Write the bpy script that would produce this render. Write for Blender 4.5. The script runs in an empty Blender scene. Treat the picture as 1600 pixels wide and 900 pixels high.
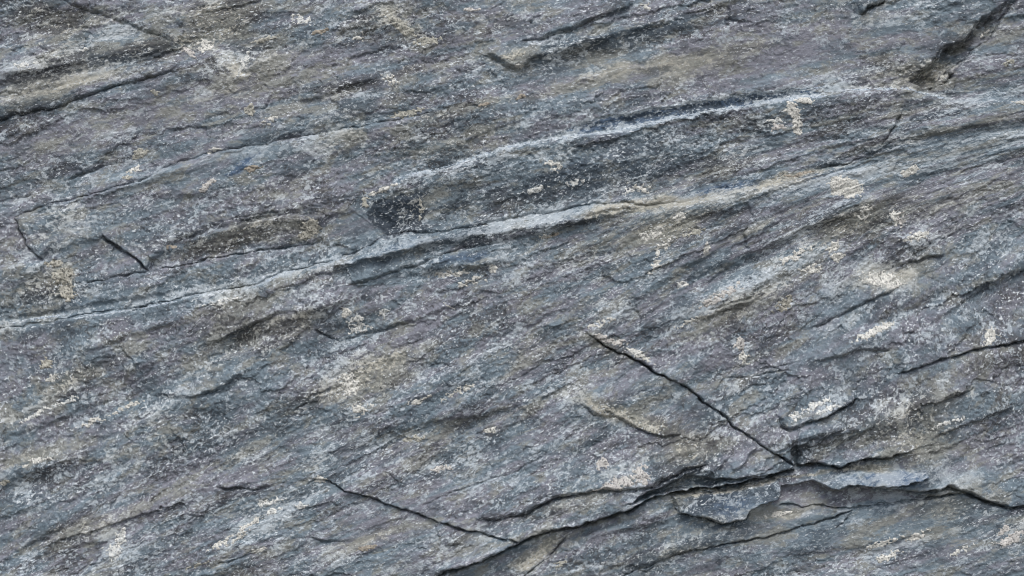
import bpy, math
import numpy as np

# ------------------------------------------------------------------ camera, sky, sun, exposure
SC = bpy.context.scene
PX = 0.002                     # metres of rock per photograph pixel (frame is 3.2 m x 1.8 m of rock face)
CX, CY = 800.0, 450.0
ZC = 2.2                       # height of the middle of the picture above the ground
DIST = 4.6

cam_d = bpy.data.cameras.new("camera")
cam = bpy.data.objects.new("camera", cam_d)
SC.collection.objects.link(cam)
cam.location = (0, -DIST, ZC)
cam.rotation_euler = (math.radians(90), 0, 0)
cam_d.sensor_width = 36.0
cam_d.lens = 36.0 * DIST / (1600 * PX)
cam_d.clip_end = 500
SC.camera = cam

SUN_EL, SUN_AZ = 52.0, -14.0   # degrees; azimuth measured from straight behind the camera, minus = left
world = bpy.data.worlds.new("World")
SC.world = world
world.use_nodes = True
wn = world.node_tree
wn.nodes.clear()
sky = wn.nodes.new("ShaderNodeTexSky")
sky.sky_type = 'NISHITA'
sky.sun_disc = False
sky.sun_elevation = math.radians(SUN_EL)
sky.sun_rotation = math.radians(180 + SUN_AZ)
sky.dust_density = 3.0
sky.ozone_density = 1.0
bg = wn.nodes.new("ShaderNodeBackground")
bg.inputs[1].default_value = 0.13
wo = wn.nodes.new("ShaderNodeOutputWorld")
wn.links.new(sky.outputs[0], bg.inputs[0])
wn.links.new(bg.outputs[0], wo.inputs[0])

sun_d = bpy.data.lights.new("sun", 'SUN')
sun_d.energy = 1.5
sun_d.angle = math.radians(24)
sun_d.color = (1.0, 0.97, 0.93)
sun = bpy.data.objects.new("sun", sun_d)
SC.collection.objects.link(sun)
sun.rotation_euler = (math.radians(90 - SUN_EL), 0, math.radians(SUN_AZ))
sun.location = (-2, -6, 8)

SC.cycles.filter_width = 1.05
SC.view_settings.view_transform = 'Standard'
SC.view_settings.look = 'None'
SC.view_settings.exposure = 0.35
SC.view_settings.gamma = 1.0
SC.view_settings.use_curve_mapping = False

# ------------------------------------------------------------------ noise toolbox (numpy)
F = np.float32
rng = np.random.RandomState(7)
PERM = rng.permutation(256).astype(np.int32)
PERM = np.concatenate([PERM, PERM])
ANG = (rng.rand(256) * 2 * np.pi)
GX, GY = np.cos(ANG).astype(F), np.sin(ANG).astype(F)

def gnoise(x, y, seed=0):
    """gradient noise, about -1..1"""
    x = x + F(seed * 37.31); y = y + F(seed * 91.77)
    xf, yf = np.floor(x), np.floor(y)
    ix = xf.astype(np.int32) & 255; iy = yf.astype(np.int32) & 255
    fx = (x - xf).astype(F); fy = (y - yf).astype(F)
    u = fx * fx * fx * (fx * (fx * 6 - 15) + 10); v = fy * fy * fy * (fy * (fy * 6 - 15) + 10)
    ix1 = (ix + 1) & 255; iy1 = (iy + 1) & 255
    p0 = PERM[ix]; p1 = PERM[ix1]
    h00 = PERM[p0 + iy]; h10 = PERM[p1 + iy]; h01 = PERM[p0 + iy1]; h11 = PERM[p1 + iy1]
    a = GX[h00] * fx + GY[h00] * fy
    b = GX[h10] * (fx - 1) + GY[h10] * fy
    c = GX[h01] * fx + GY[h01] * (fy - 1)
    d = GX[h11] * (fx - 1) + GY[h11] * (fy - 1)
    ab = a + u * (b - a); cd = c + u * (d - c)
    return (ab + v * (cd - ab)) * F(1.5)

def fbm(x, y, o=4, seed=0, g=0.5, lac=2.03):
    s = 0; a = 1.0; t = 0
    for i in range(o):
        s = s + F(a) * gnoise(x, y, seed + i * 5)
        t += a; a *= g
        x = x * F(lac); y = y * F(lac)
    return s / F(t)

def ridged(x, y, o=4, seed=0, g=0.5):
    s = 0; a = 1.0; t = 0
    for i in range(o):
        n = 1 - np.abs(gnoise(x, y, seed + i * 5))
        s = s + F(a) * n * n
        t += a; a *= g
        x = x * F(2.07); y = y * F(2.07)
    return s / F(t)

def sstep(a, b, x):
    t = np.clip((x - a) / (b - a), 0, 1)
    return t * t * (3 - 2 * t)

# ------------------------------------------------------------------ sampling grid over the rock face (photograph pixels, y down)
SP = 1.36
def axis(lo, hi, n_out, last):
    core = np.arange(lo, hi + SP, SP)
    st = SP * (last / SP) ** (np.arange(1, n_out + 1) / n_out)
    return np.concatenate([(lo - np.cumsum(st))[::-1], core, core[-1] + np.cumsum(st)]), n_out
XS, NX0 = axis(-40.0, 1640.0, 90, 26.0)
YS, NY0 = axis(-40.0, 940.0, 90, 26.0)
NX, NY = len(XS), len(YS)
X, Y = np.meshgrid(XS.astype(F), YS.astype(F))      # [row, col]

# foliation direction: slope of the layering (rise to the right), streamlines give the coordinate V
CTRL = [(0,140,17),(250,100,15),(500,200,12),(800,190,14),(800,80,17),(1100,100,13),(1300,150,7),(1500,230,10),(1200,60,14),
        (0,480,9),(200,350,16),(300,450,12),(500,400,17),(700,360,12),(900,325,10),(1050,320,10),(1300,265,12),
        (200,600,29),(100,750,28),(400,520,30),(350,780,20),(600,520,27),(700,620,29),(800,720,26),(600,680,24),(950,450,32),
        (1000,620,26),(1150,440,35),(1350,450,35),(1300,560,28),(1500,420,31),(1550,560,20),(1400,640,30),(1550,680,24),
        (1000,790,17),(1200,800,9),(1450,760,2),(1300,860,14),(1550,850,22),(900,870,26),(600,850,18),(100,860,22)]
def slope_at(x, y):
    w = 0; s = 0
    for cx, cy, a in CTRL:
        k = np.exp(-((x - cx) ** 2 + (y - cy) ** 2) / (2 * 120.0 ** 2)) + 1e-6
        w = w + k; s = s + k * math.tan(math.radians(a))
    return s / w
gx = np.arange(-900, 2501, 8.0); gy = np.arange(-900, 1801, 8.0)
GXX, GYY = np.meshgrid(gx, gy)
SLP = slope_at(GXX, GYY)
Vg = np.zeros_like(SLP)
c0 = int(np.argmin(abs(gx - 800)))
Vg[:, c0] = gy
for c in range(c0 + 1, len(gx)):
    src = gy + SLP[:, c] * 8
    Vg[:, c] = np.interp(src, gy, Vg[:, c - 1]) + np.where(src > gy[-1], src - gy[-1], 0)
for c in range(c0 - 1, -1, -1):
    src = gy - SLP[:, c] * 8
    Vg[:, c] = np.interp(src, gy, Vg[:, c + 1]) + np.where(src < gy[0], src - gy[0], 0)
def bil(G, x, y, x0, y0, st):
    fx = np.clip((x - x0) / st, 0, G.shape[1] - 1.001); fy = np.clip((y - y0) / st, 0, G.shape[0] - 1.001)
    i = fx.astype(np.int32); j = fy.astype(np.int32); fx = (fx - i).astype(F); fy = (fy - j).astype(F)
    return (G[j, i] * (1 - fx) * (1 - fy) + G[j, i + 1] * fx * (1 - fy) + G[j + 1, i] * (1 - fx) * fy + G[j + 1, i + 1] * fx * fy).astype(F)
V = bil(Vg, X, Y, -900, -900, 8.0)
SL = bil(SLP, X, Y, -900, -900, 8.0)
U = (X * 0.97 - (Y - 450) * SL * 0.6).astype(F)
# ragged edges: every outline is looked up through this small warp
WXn = fbm(X / 34, Y / 26, 4, 3, 0.6) * 7
WYn = fbm(X / 30, Y / 22, 4, 9, 0.6) * 6
XW = X + WXn; YW = Y + WYn

# ------------------------------------------------------------------ polyline helpers
def window(poly, pad):
    p = np.asarray(poly, float)
    c = np.searchsorted(XS, [p[:, 0].min() - pad, p[:, 0].max() + pad]); r = np.searchsorted(YS, [p[:, 1].min() - pad, p[:, 1].max() + pad])
    return slice(max(r[0] - 1, 0), min(r[1] + 1, NY)), slice(max(c[0] - 1, 0), min(c[1] + 1, NX))

def polydist(poly, x, y):
    """unsigned distance, sign (+1 = picture-left-hand side, i.e. above for left-to-right lines), arclength t"""
    p = np.asarray(poly, F)
    best = np.full(x.shape, 1e12, F); sg = np.zeros(x.shape, F); tt = np.zeros(x.shape, F); acc = 0.0
    for (x0, y0), (x1, y1) in zip(p[:-1], p[1:]):
        dx, dy = x1 - x0, y1 - y0; L2 = dx * dx + dy * dy + 1e-9
        t = np.clip(((x - x0) * dx + (y - y0) * dy) / L2, 0, 1)
        ex = x - (x0 + t * dx); ey = y - (y0 + t * dy)
        d = ex * ex + ey * ey
        m = d < best
        best = np.where(m, d, best)
        sg = np.where(m, np.where(dx * (y - y0) - dy * (x - x0) < 0, F(1), F(-1)), sg)
        L = math.sqrt(L2)
        tt = np.where(m, acc + t * L, tt); acc += L
    return np.sqrt(best), sg, tt, acc

def inside(poly, x, y):
    p = np.asarray(poly, float); r = np.zeros(x.shape, bool); n = len(p)
    for i in range(n):
        x0, y0 = p[i]; x1, y1 = p[(i + 1) % n]
        if y0 == y1: continue
        r ^= ((y0 > y) != (y1 > y)) & (x < (x1 - x0) * (y - y0) / (y1 - y0) + x0)
    return r

H = np.zeros((NY, NX), F)

def line_env(t, L, taper):
    e = np.ones_like(t)
    a, b = (taper, taper) if np.isscalar(taper) else taper
    e = e * sstep(0, max(a, 5), t) * sstep(0, max(b, 5), L - t)
    return e

def crack(poly, depth, w, taper=40, seed=1):
    r, c = window(poly, w * 4 + 8)
    d, s, t, L = polydist(poly, XW[r, c], YW[r, c])
    n = 0.75 + 0.9 * fbm(t / 26, t * 0 + seed * 3.1, 3, seed)
    e = line_env(t, L, taper)
    w = w * 0.72
    ww = w * np.clip(n, 0.3, 1.7) * (0.4 + 0.6 * e)
    H[r, c] -= depth * e * np.clip(n, 0.3, 1.3) * np.exp(-(d / ww) ** 2)

STEPK = 1.0
def step(poly, A, L_fall, w, side=1, taper=40, seed=1):
    A = A * STEPK
    """rock on `side` (+1 above a left-to-right line) stands proud by A, falling back over L_fall"""
    r, c = window(poly, L_fall * 2.6 + 10)
    d, s, t, L = polydist(poly, XW[r, c], YW[r, c])
    n = 0.85 + 0.5 * fbm(t / 55, t * 0 + seed * 1.7, 3, seed + 20)
    e = line_env(t, L, taper)
    dd = d * s * side
    H[r, c] += A * e * np.clip(n, 0.3, 1.4) * np.exp(-(np.maximum(dd - w, 0) / L_fall) ** 1.3) * sstep(-0.15 * w, w, dd)

def ridge(poly, A, w, taper=40, seed=1):
    r, c = window(poly, w * 3)
    d, s, t, L = polydist(poly, XW[r, c], YW[r, c])
    H[r, c] += A * line_env(t, L, taper) * np.exp(-(d / w) ** 2)

def facet(poly, gx, gy, off=0.0, k=0.8, edge=8):
    """flatten the rock inside an outline to a plane that leans by gx, gy (rise towards the viewer per pixel)"""
    r, c = window(list(poly) + [poly[0]], 20)
    x, y = XW[r, c], YW[r, c]
    ii = inside(poly, x, y); d, s, t, L = polydist(list(poly) + [poly[0]], x, y)
    m = np.where(ii, sstep(0, edge, d), 0) * k
    p = np.asarray(poly, float); mx, my = p[:, 0].mean(), p[:, 1].mean()
    tgt = H[r, c][ii].mean() + off + gx * (x - mx) + gy * (y - my)
    H[r, c] = H[r, c] * (1 - m) + tgt * m
def lean(x, y, rx, ry, a, gx, gy):
    """soft local tilt of the surface"""
    r, c = window([(x, y)], max(rx, ry) * 2.3)
    ca, sa = math.cos(math.radians(a)), math.sin(math.radians(a))
    dx = XW[r, c] - x; dy = YW[r, c] - y
    e = ((dx * ca - dy * sa) / rx) ** 2 + ((dx * sa + dy * ca) / ry) ** 2
    H[r, c] += 1.35 * (gx * dx + gy * dy) * np.exp(-e)

# ------------------------------------------------------------------ main lines of the face (photograph pixels)
B = [(-900,-520),(-60,-80),(98,0),(125,12),(145,18),(175,29),(199,39),(219,47),(250,56),(290,72)]
A_ = [(-900,340),(-100,206),(0,186),(101,165),(128,152),(169,140),(203,130),(270,113),(304,105),(334,112)]
FACET = [(324,74),(368,74),(395,118),(372,125),(334,112)]
C_L = [(20,338),(60,322),(111,310),(159,297),(216,283),(270,256),(337,236),(405,226),(472,213),(530,202),(580,194),(621,187),(658,179),(682,175)]
C_R = [(682,175),(750,163),(815,150),(850,140),(901,138),(952,121),(1036,100),(1195,71),(1330,34),(1384,0),(1500,-70),(2500,-500)]
D_ = [(554,330),(562,312),(574,297),(641,270),(699,260),(746,243),(793,229),(834,221),(901,211),(969,202),(1070,179),(1140,166),(1228,152),(1303,145),(1330,137),(1418,136),(1448,145)]
D_R = [(1448,145),(1495,155),(1600,150),(2500,110)]
E_L = [(-900,720),(-200,560),(0,514),(47,507),(95,499),(135,490),(179,484),(230,477),(280,467),(321,455),(354,452),(395,446),(418,436),(442,425),(506,411),(560,392),(608,366)]
E_U = [(608,366),(658,362),(699,362),(732,354),(766,349),(810,339),(868,330),(918,320),(979,318),(1019,322),(1070,316),(1140,302),(1200,285),(1242,265),(1290,263),(1327,255),(1350,245)]
E_R = [(1350,245),(1414,222),(1500,205),(1600,190),(2500,20)]
LEDGE_LOW = [(442,448),(530,453),(564,443),(614,426),(665,409),(716,389),(790,378),(850,366),(930,346),(1019,324)]
F_TIP = [(157,362),(165,376),(192,392),(216,409),(233,423)]
F_LOW = [(233,423),(270,418),(321,406),(364,398),(440,388),(503,379),(513,389)]
F_UP = [(233,402),(287,374),(337,357),(371,350),(435,336),(506,334)]
LEFTEDGE = [(20,338),(25,362),(40,386),(64,406)]
G1 = [(915,521),(935,534),(969,551),(999,565),(1019,578),(1050,594),(1080,610),(1104,630),(1128,647),(1148,667),(1175,685),(1205,706),(1229,721),(1246,728)]
G2 = [(1246,728),(1279,726),(1310,731),(1330,726),(1354,719),(1387,714),(1431,702)]
H_L = [(600,950),(640,922),(689,898),(732,883),(776,866),(817,847),(851,832),(895,825),(935,815),(975,802),(1013,782),(1046,770),(1100,763),(1144,758),(1195,746),(1246,734)]
I_ = [(462,765),(493,751),(513,753),(540,768),(574,777),(608,790),(645,800),(682,814),(719,825),(773,836),(817,845)]
LIP = [(740,812),(780,809),(824,803),(861,780),(935,768),(1009,762),(1070,733),(1110,722)]
J1 = [(1205,790),(1262,792),(1340,796),(1381,789),(1431,783),(1478,777),(1512,772)]
J2 = [(1343,761),(1381,765),(1411,766),(1445,771),(1482,763),(1512,771),(1546,787),(1576,793),(1600,792),(2500,770)]
J3 = [(960,908),(996,893),(1060,866),(1127,852),(1195,841),(1252,825),(1296,812),(1340,797)]
CHUNK_L = [(1046,772),(1060,772),(1111,767),(1144,760),(1212,748),(1224,759),(1212,780),(1171,798),(1165,812),(1128,819),(1104,812),(1060,803)]
CHUNK_R = [(1272,750),(1330,735),(1364,731),(1445,733),(1449,746),(1414,756),(1364,761),(1330,758),(1306,766),(1288,762)]
RECESS = [(1224,759),(1272,750),(1288,762),(1306,766),(1343,761),(1381,765),(1411,766),(1445,771),(1478,776),(1431,783),(1381,789),(1340,796),(1262,792),(1205,790),(1212,780)]
KL = [(1590,-40),(1576,0),(1556,17),(1532,29),(1516,54),(1505,67),(1478,73),(1468,84),(1455,101),(1432,115),(1420,128)]
KR = [(1614,-40),(1588,0),(1568,27),(1553,51),(1522,80),(1505,96),(1489,118),(1458,141)]
R_UP = [(915,521),(990,516),(1060,507),(1128,490),(1195,465),(1259,432),(1340,412),(1398,418),(1448,404),(1478,399),(1600,350),(2500,60)]
R_LOW = [(1391,588),(1465,565),(1532,544),(1600,532),(2500,400)]
FOLD = [(1205,706),(1215,684),(1232,670),(1259,660),(1296,650),(1340,623),(1391,588)]
SPLIT = [(888,836),(854,876),(824,896),(790,940),(600,1900)]
STEPE = [(901,630),(928,647),(965,653),(996,670),(1016,680),(1067,682)]

# ------------------------------------------------------------------ surface tone masks (mineral colour, with some shade and lit edges painted in)
def chan(): return np.zeros((NY, NX), F)
warm, pale, blue, dark, purple, rough = (chan() for _ in range(6))
def blob(ch, x, y, rx, ry, a=0, v=1.0, p=2.0):
    pad = max(rx, ry) * 2.2
    r, c = window([(x, y)], pad)
    ca, sa = math.cos(math.radians(a)), math.sin(math.radians(a))
    dx = XW[r, c] + WXn[r, c] - x; dy = YW[r, c] + WYn[r, c] - y
    e = ((dx * ca - dy * sa) / rx) ** 2 + ((dx * sa + dy * ca) / ry) ** 2
    ch[r, c] += v * np.exp(-e ** (p / 2) * 0.9)
def fill(ch, poly, v, edge=13):
    r, c = window(list(poly) + [poly[0]], 14)
    x, y = XW[r, c] + 1.3 * WXn[r, c], YW[r, c] + 1.3 * WYn[r, c]
    d = polydist(list(poly) + [poly[0]], x, y)[0]
    ch[r, c] += v * np.where(inside(poly, x, y), sstep(0, edge, d), 0)
def band(ch, poly, w, v=1.0, taper=30, side=0):
    r, c = window(poly, w * 2.5)
    d, s, t, L = polydist(poly, XW[r, c], YW[r, c])
    k = np.exp(-(d / w) ** 2)
    if side: k = k * np.where(s * side > 0, 1, 0)
    ch[r, c] += v * k * line_env(t, L, taper)

# ---- relief: broad shape, angular break facets, a little open layering
def facets(x, y, seed):
    """cells of broken rock: index hash and offsets from each cell's centre"""
    best = np.full(x.shape, 1e9, F); hx = np.zeros(x.shape, F); hy = np.zeros(x.shape, F); cid = np.zeros(x.shape, np.int32)
    ix = np.floor(x).astype(np.int32); iy = np.floor(y).astype(np.int32)
    for j in (-1, 0, 1):
        for i in (-1, 0, 1):
            k = PERM[(PERM[(ix + i + seed * 17) & 255] + ((iy + j + seed * 5) & 255)) & 511]
            dx = x - (ix + i + 0.15 + 0.7 * (PERM[k] / F(255))); dy = y - (iy + j + 0.15 + 0.7 * (PERM[(k + 61) & 255] / F(255)))
            d = dx * dx + dy * dy; m = d < best
            best = np.where(m, d, best); hx = np.where(m, dx, hx); hy = np.where(m, dy, hy); cid = np.where(m, k, cid)
    return cid, hx, hy
def rnd(cid, k): return PERM[(cid * 3 + k * 29) & 255] / F(255) * 2 - 1
H += 24 * fbm(U / 520, V / 170, 3, 11) + 7 * fbm(U / 170, V / 70, 3, 31)
fc1 = facets(U / 190 + WXn * 0.012, V / 66 + WYn * 0.03, 1)
fc2 = facets(U / 74 + WXn * 0.025, V / 26 + WYn * 0.05, 2)
fc3 = facets(U / 30 + WXn * 0.04, V / 13 + WYn * 0.06, 3)
H += 5.0 * (rnd(fc1[0], 1) * fc1[1] + 1.1 * rnd(fc1[0], 2) * fc1[2] + 0.30 * rnd(fc1[0], 3))
fm = sstep(-0.25, 0.35, fbm(X / 150, Y / 110, 3, 41))
H += (1.0 + 3.0 * fm) * (rnd(fc2[0], 1) * fc2[1] + 1.2 * rnd(fc2[0], 2) * fc2[2] + 0.40 * rnd(fc2[0], 3))
fm2 = sstep(-0.2, 0.35, fbm(X / 80, Y / 60, 3, 61))
H += (0.4 + 1.9 * fm2) * (rnd(fc3[0], 1) * fc3[1] + 1.2 * rnd(fc3[0], 2) * fc3[2] + 0.5 * rnd(fc3[0], 3))
lay = sstep(0.1, 0.55, fbm(U / 150 + 0.1 * WXn, V / 46, 3, 43))
t1 = V / 34 + 2.4 * fbm(U / 190, V / 70, 4, 51); f1 = t1 - np.floor(t1)
H += 2.2 * lay * (np.where(f1 < 0.9, f1 / 0.9, (1 - f1) / 0.1) - 0.5)
t2 = V / 12 + 2.6 * fbm(U / 80, V / 30, 4, 71); f2 = t2 - np.floor(t2)
H += 0.9 * sstep(-0.05, 0.5, fbm(U / 70, V / 28, 2, 65)) * (np.where(f2 < 0.85, f2 / 0.85, (1 - f2) / 0.15) - 0.5)
H += 2.2 * (ridged(U / 110, V / 30, 3, 81) - 0.5) + 3.2 * fbm(X / 70, Y / 55, 3, 85)

calm = np.ones((NY, NX), F)
for q in [(1300,75,150,50,8,-.6),(1150,120,120,24,12,-.5),(180,205,210,40,13,-.5),(60,150,120,20,14,-.4),(560,355,45,24,0,-.8),(1420,840,220,50,6,-.6),(1130,845,200,36,12,-.6),(1480,740,90,40,0,-.4),(1520,200,110,40,8,-.4),
          (1000,110,140,18,13,-.6),(700,770,120,36,20,-.5),(1050,660,70,30,10,-.5),(360,250,160,20,14,-.5),(620,820,90,30,18,-.4),(1560,80,60,50,20,-.5),(660,90,110,40,10,-.35),(120,370,90,30,14,-.4),(960,270,300,50,11,-.35),(870,700,90,30,20,-.3)]:
    blob(calm, *q)
H *= np.clip(calm, 0.2, 1) * F(0.85)

# ---- relief: traced ledges, overhangs and cracks
step(B, 6, 60, 7, 1, (0, 90)); crack(B, 3, 2.6, (0, 50))
step(A_, 5, 40, 4, 1, (0, 140)); crack(A_, 7, 2.4, (0, 120))
step([(0,111),(60,93),(135,64),(190,50),(250,58)], 7, 28, 14, -1)
step([(-30,142),(100,118),(160,104),(230,90),(290,92)], 6, 25, 10, -1)
step([(-30,128),(60,118),(150,95),(230,80)], 3, 18, 8, 1)
step([(368,74),(382,95),(395,118)], 7, 40, 6, -1, 10)
step(C_L, 5, 26, 5, -1, (20, 40)); crack(C_L, 5, 1.7, (10, 30))
crack([(91,284),(135,270),(179,253)], 9, 3); step([(91,284),(135,270),(179,253)], 6, 20, 5, 1)
crack([(250,213),(290,200),(310,192)], 6, 2.2)
crack([(432,140),(410,172),(400,206)], 7, 2.5)
step([(450,170),(540,140),(610,120)], 7, 24, 6, 1)
step([(753,81),(780,95),(810,108),(832,96),(860,84)], 13, 26, 5, 1, 15); crack([(753,83),(780,98),(810,111),(832,99)], 5, 3, 12)
step([(807,63),(840,61),(874,52),(900,44),(960,20),(1010,0)], 9, 26, 5, 1); crack([(807,62),(840,61),(874,52),(900,44),(960,20)], 7, 2.2)
step([(850,96),(935,70),(1070,32),(1180,0)], 10, 34, 12, 1)
step([(880,128),(969,106),(1036,97)], 6, 30, 5, -1)
crack([(1384,0),(1357,13),(1340,25)], 16, 3.2, (0, 14)); step([(1340,25),(1357,13),(1384,0)], 14, 24, 4, 1, (12, 0))
crack([(1060,30),(1100,14),(1140,4)], 8, 2)
# white and blue vein ledge
step(D_, 12, 75, 9, -1, (120, 40))
step([(880,204),(935,187),(1002,176),(1070,165),(1195,146),(1262,139)], 6, 34, 4, 1)
crack([(900,205),(969,190),(1070,172),(1195,154),(1280,146)], 5, 8, 50)
step(D_R, 7, 40, 8, -1, (10, 0))
crack([(1414,169),(1391,209),(1377,233)], 9, 4, 15); step([(1414,169),(1391,209),(1377,233)], 6, 24, 6, -1)
# deep fracture in the upper right corner
kp = KL + KR[::-1]
r, c = window(kp, 40)
dl, sl, _, _ = polydist(KL, XW[r, c], YW[r, c]); dr, sr, _, _ = polydist(KR, XW[r, c], YW[r, c])
ink = inside(kp, XW[r, c], YW[r, c])
H[r, c] += np.where(ink, -22 * sstep(0, 5, dl) * (0.45 + 0.55 * sstep(0, 26, dr)), 0) * sstep(1415, 1445, XW[r, c])
fk = facets(XW[r, c] / 24 + YW[r, c] / 60, YW[r, c] / 17 + XW[r, c] / 70, 6)
H[r, c] += np.where(ink, 9 * (rnd(fk[0], 1) * fk[1] + rnd(fk[0], 2) * fk[2] + 0.7 * rnd(fk[0], 3)), 0)
step(KL[::-1], 8, 40, 4, 1, (20, 0)); crack(KR, 6, 2.2, (0, 10))
crack([(1522,80),(1500,98),(1470,122),(1450,140)], 10, 3)
# dark lens and the long ledge
step(E_U[:11], 3.5, 36, 4, 1, (14, 60)); crack(E_U[:11], 3.5, 2.0, (10, 60)); step(E_U[9:], 7, 40, 13, -1, (40, 20))
step(E_U[:11], 9, 30, 16, -1, (20, 60))
step(LEDGE_LOW[1:], 6, 26, 7, 1, 40); crack(LEDGE_LOW[1:7], 6, 2.2)
step(E_L, 8, 30, 6, -1, (0, 40)); crack(E_L, 6, 1.8, (0, 20))
step([(0,500),(95,487),(200,470),(290,455)], 6, 18, 6, 1)
step(E_R, 6, 40, 6, 1, (10, 0))
step([(554,330),(580,348),(608,366)], 5, 30, 3, -1, 8)
crack([(1280,262),(1327,255),(1350,245)], 10, 2.6, 10)
# block with the sharp corner
step(F_TIP, 13, 60, 4, 1, (6, 14)); crack(F_TIP, 13, 3.4, (8, 6))
crack(F_LOW, 9, 2.2, (0, 90))
step(F_UP, 6, 60, 10, 1, (60, 40))
crack(LEFTEDGE, 9, 2.6, (6, 0)); step(LEFTEDGE, 9, 30, 5, 1, (4, 6))
step([(115,446),(182,433),(233,423)], 3, 22, 4, 1, (30, 10)); crack([(115,446),(182,433),(233,423)], 4, 1.8, (30, 0))
step([(-100,430),(0,414),(34,409),(71,406)], 12, 40, 10, -1, (0, 8)); 
crack([(67,349),(111,335),(162,322),(202,313)], 6, 2)
crack([(285,358),(388,337),(472,327),(520,318)], 3, 2.0)
step([(440,348),(469,362),(495,378)], 4, 18, 4, -1, 8)
# middle of the face
STEPK = 0.62
step([(300,552),(378,517),(439,490),(470,480)], 13, 40, 6, 1); crack([(317,541),(378,517),(439,490)], 9, 3)
crack([(476,511),(510,526),(540,539)], 9, 2.4); step([(476,511),(510,526),(540,539)], 5, 20, 4, 1)
step([(520,536),(597,517),(665,497),(740,470)], 9, 34, 6, 1); crack([(530,531),(597,517),(665,497)], 6, 2.6)
step([(152,521),(170,532),(189,541)], 5, 18, 4, 1, 10)
step([(47,530),(70,524),(84,512)], 8, 12, 4, -1, 8)
step([(640,432),(720,422),(790,412)], 8, 20, 6, 1); step([(660,404),(740,394),(800,386)], 6, 20, 6, -1)
crack([(845,372),(868,362),(895,352)], 6, 2.2, 8)
step([(680,600),(760,560),(850,520),(900,512)], 9, 40, 10, 1)
step([(560,640),(680,600),(800,560)], 7, 40, 12, -1)
step([(230,620),(304,623),(348,606),(400,570)], 12, 44, 6, 1); crack([(300,625),(348,606)], 8, 2.6, 12)
step([(600,690),(700,660),(820,640),(900,600)], 8, 36, 8, 1)
step(STEPE, 13, 46, 4, 1, 14); crack(STEPE, 4, 2.2, 12)
step([(1020,735),(1060,712),(1098,702)], 9, 20, 5, 1, 10)
crack([(645,799),(705,768),(800,738),(868,704)], 5, 2)
crack([(640,692),(665,688),(690,683)], 6, 2)
STEPK = 1.0
# long diagonal crack and its proud right-hand slab
step(G1, 7, 70, 2.5, 1, (14, 0)); crack(G1, 11, 1.8, (10, 0)); crack(G1[1:6], 8, 3.2, (10, 20), 4)
step(G2, 24, 60, 5, 1, (0, 0)); crack(G2, 18, 4.0, (0, 30))
step(H_L[1:], 32, 46, 7, 1, (110, 0)); crack(H_L[1:], 24, 3.8, (60, 0))
step(LIP, 13, 34, 7, 1, 20); crack(LIP, 8, 3)
step(I_, 8, 50, 3, 1, (60, 10)); crack(I_, 9, 1.7, (60, 6))
step([(1046,790),(1013,800),(975,816),(935,828),(895,838)][::-1], 12, 26, 6, -1, 20)
for k, (xa, ya) in enumerate([(1085,740),(1125,735),(1165,728)]):
    step([(xa - 30, ya + 12), (xa, ya - 6), (xa + 22, ya - 34)], 12, 18, 6, 1, 12)
# folded rock on the right
step([(1340,623),(1296,650),(1259,661),(1232,671),(1217,662),(1216,648),(1230,636)][::-1], 13, 26, 5, 1, 10)
crack([(1216,650),(1218,664),(1234,672),(1259,661),(1296,650),(1340,623)], 10, 2.6, 10)
for k in range(5):
    xa, ya = 1222 + k * 26, 716 - k * 4
    step([(xa - 16, ya - 4), (xa + 8, ya - 22), (xa + 44, ya - 38)], 9, 14, 5, 1, 12)
step(R_LOW, 8, 50, 3.5, 1, (30, 0)); crack(R_LOW, 9, 2.4, (20, 0))
step([(1448,690),(1490,672),(1539,655),(1600,630)], 10, 36, 5, 1); crack([(1448,688),(1490,671),(1539,655)], 7, 2.4)
crack([(1462,631),(1499,616),(1532,599)], 9, 2.6); step([(1440,636),(1462,631),(1499,616),(1532,599)], 8, 24, 5, 1)
crack([(1171,581),(1229,571),(1260,560)], 7, 2.2); crack([(1120,594),(1195,585),(1249,577)], 6, 2)
crack([(1343,548),(1370,550),(1397,546)], 7, 2.2, 10); step([(1250,575),(1300,560),(1343,548),(1397,546)], 8, 30, 5, 1)
crack([(1259,521),(1300,500),(1340,480),(1414,446)], 7, 2.2); step([(1259,521),(1300,500),(1340,480),(1414,446)], 7, 30, 5, 1)
crack([(1090,488),(1128,480),(1195,458)], 6, 2.2); step([(1060,508),(1128,490),(1195,465)], 7, 26, 5, 1)
crack([(1420,414),(1448,404),(1478,399)], 12, 3.4, 12); step([(1398,418),(1448,404),(1478,399)], 11, 26, 4, 1, 14)
step([(1060,430),(1110,400),(1140,380)], 6, 22, 5, 1); step([(1440,520),(1500,480),(1560,440),(1610,420)], 9, 40, 8, 1)
step([(1180,400),(1260,360),(1330,340)], 7, 34, 8, 1)
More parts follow.
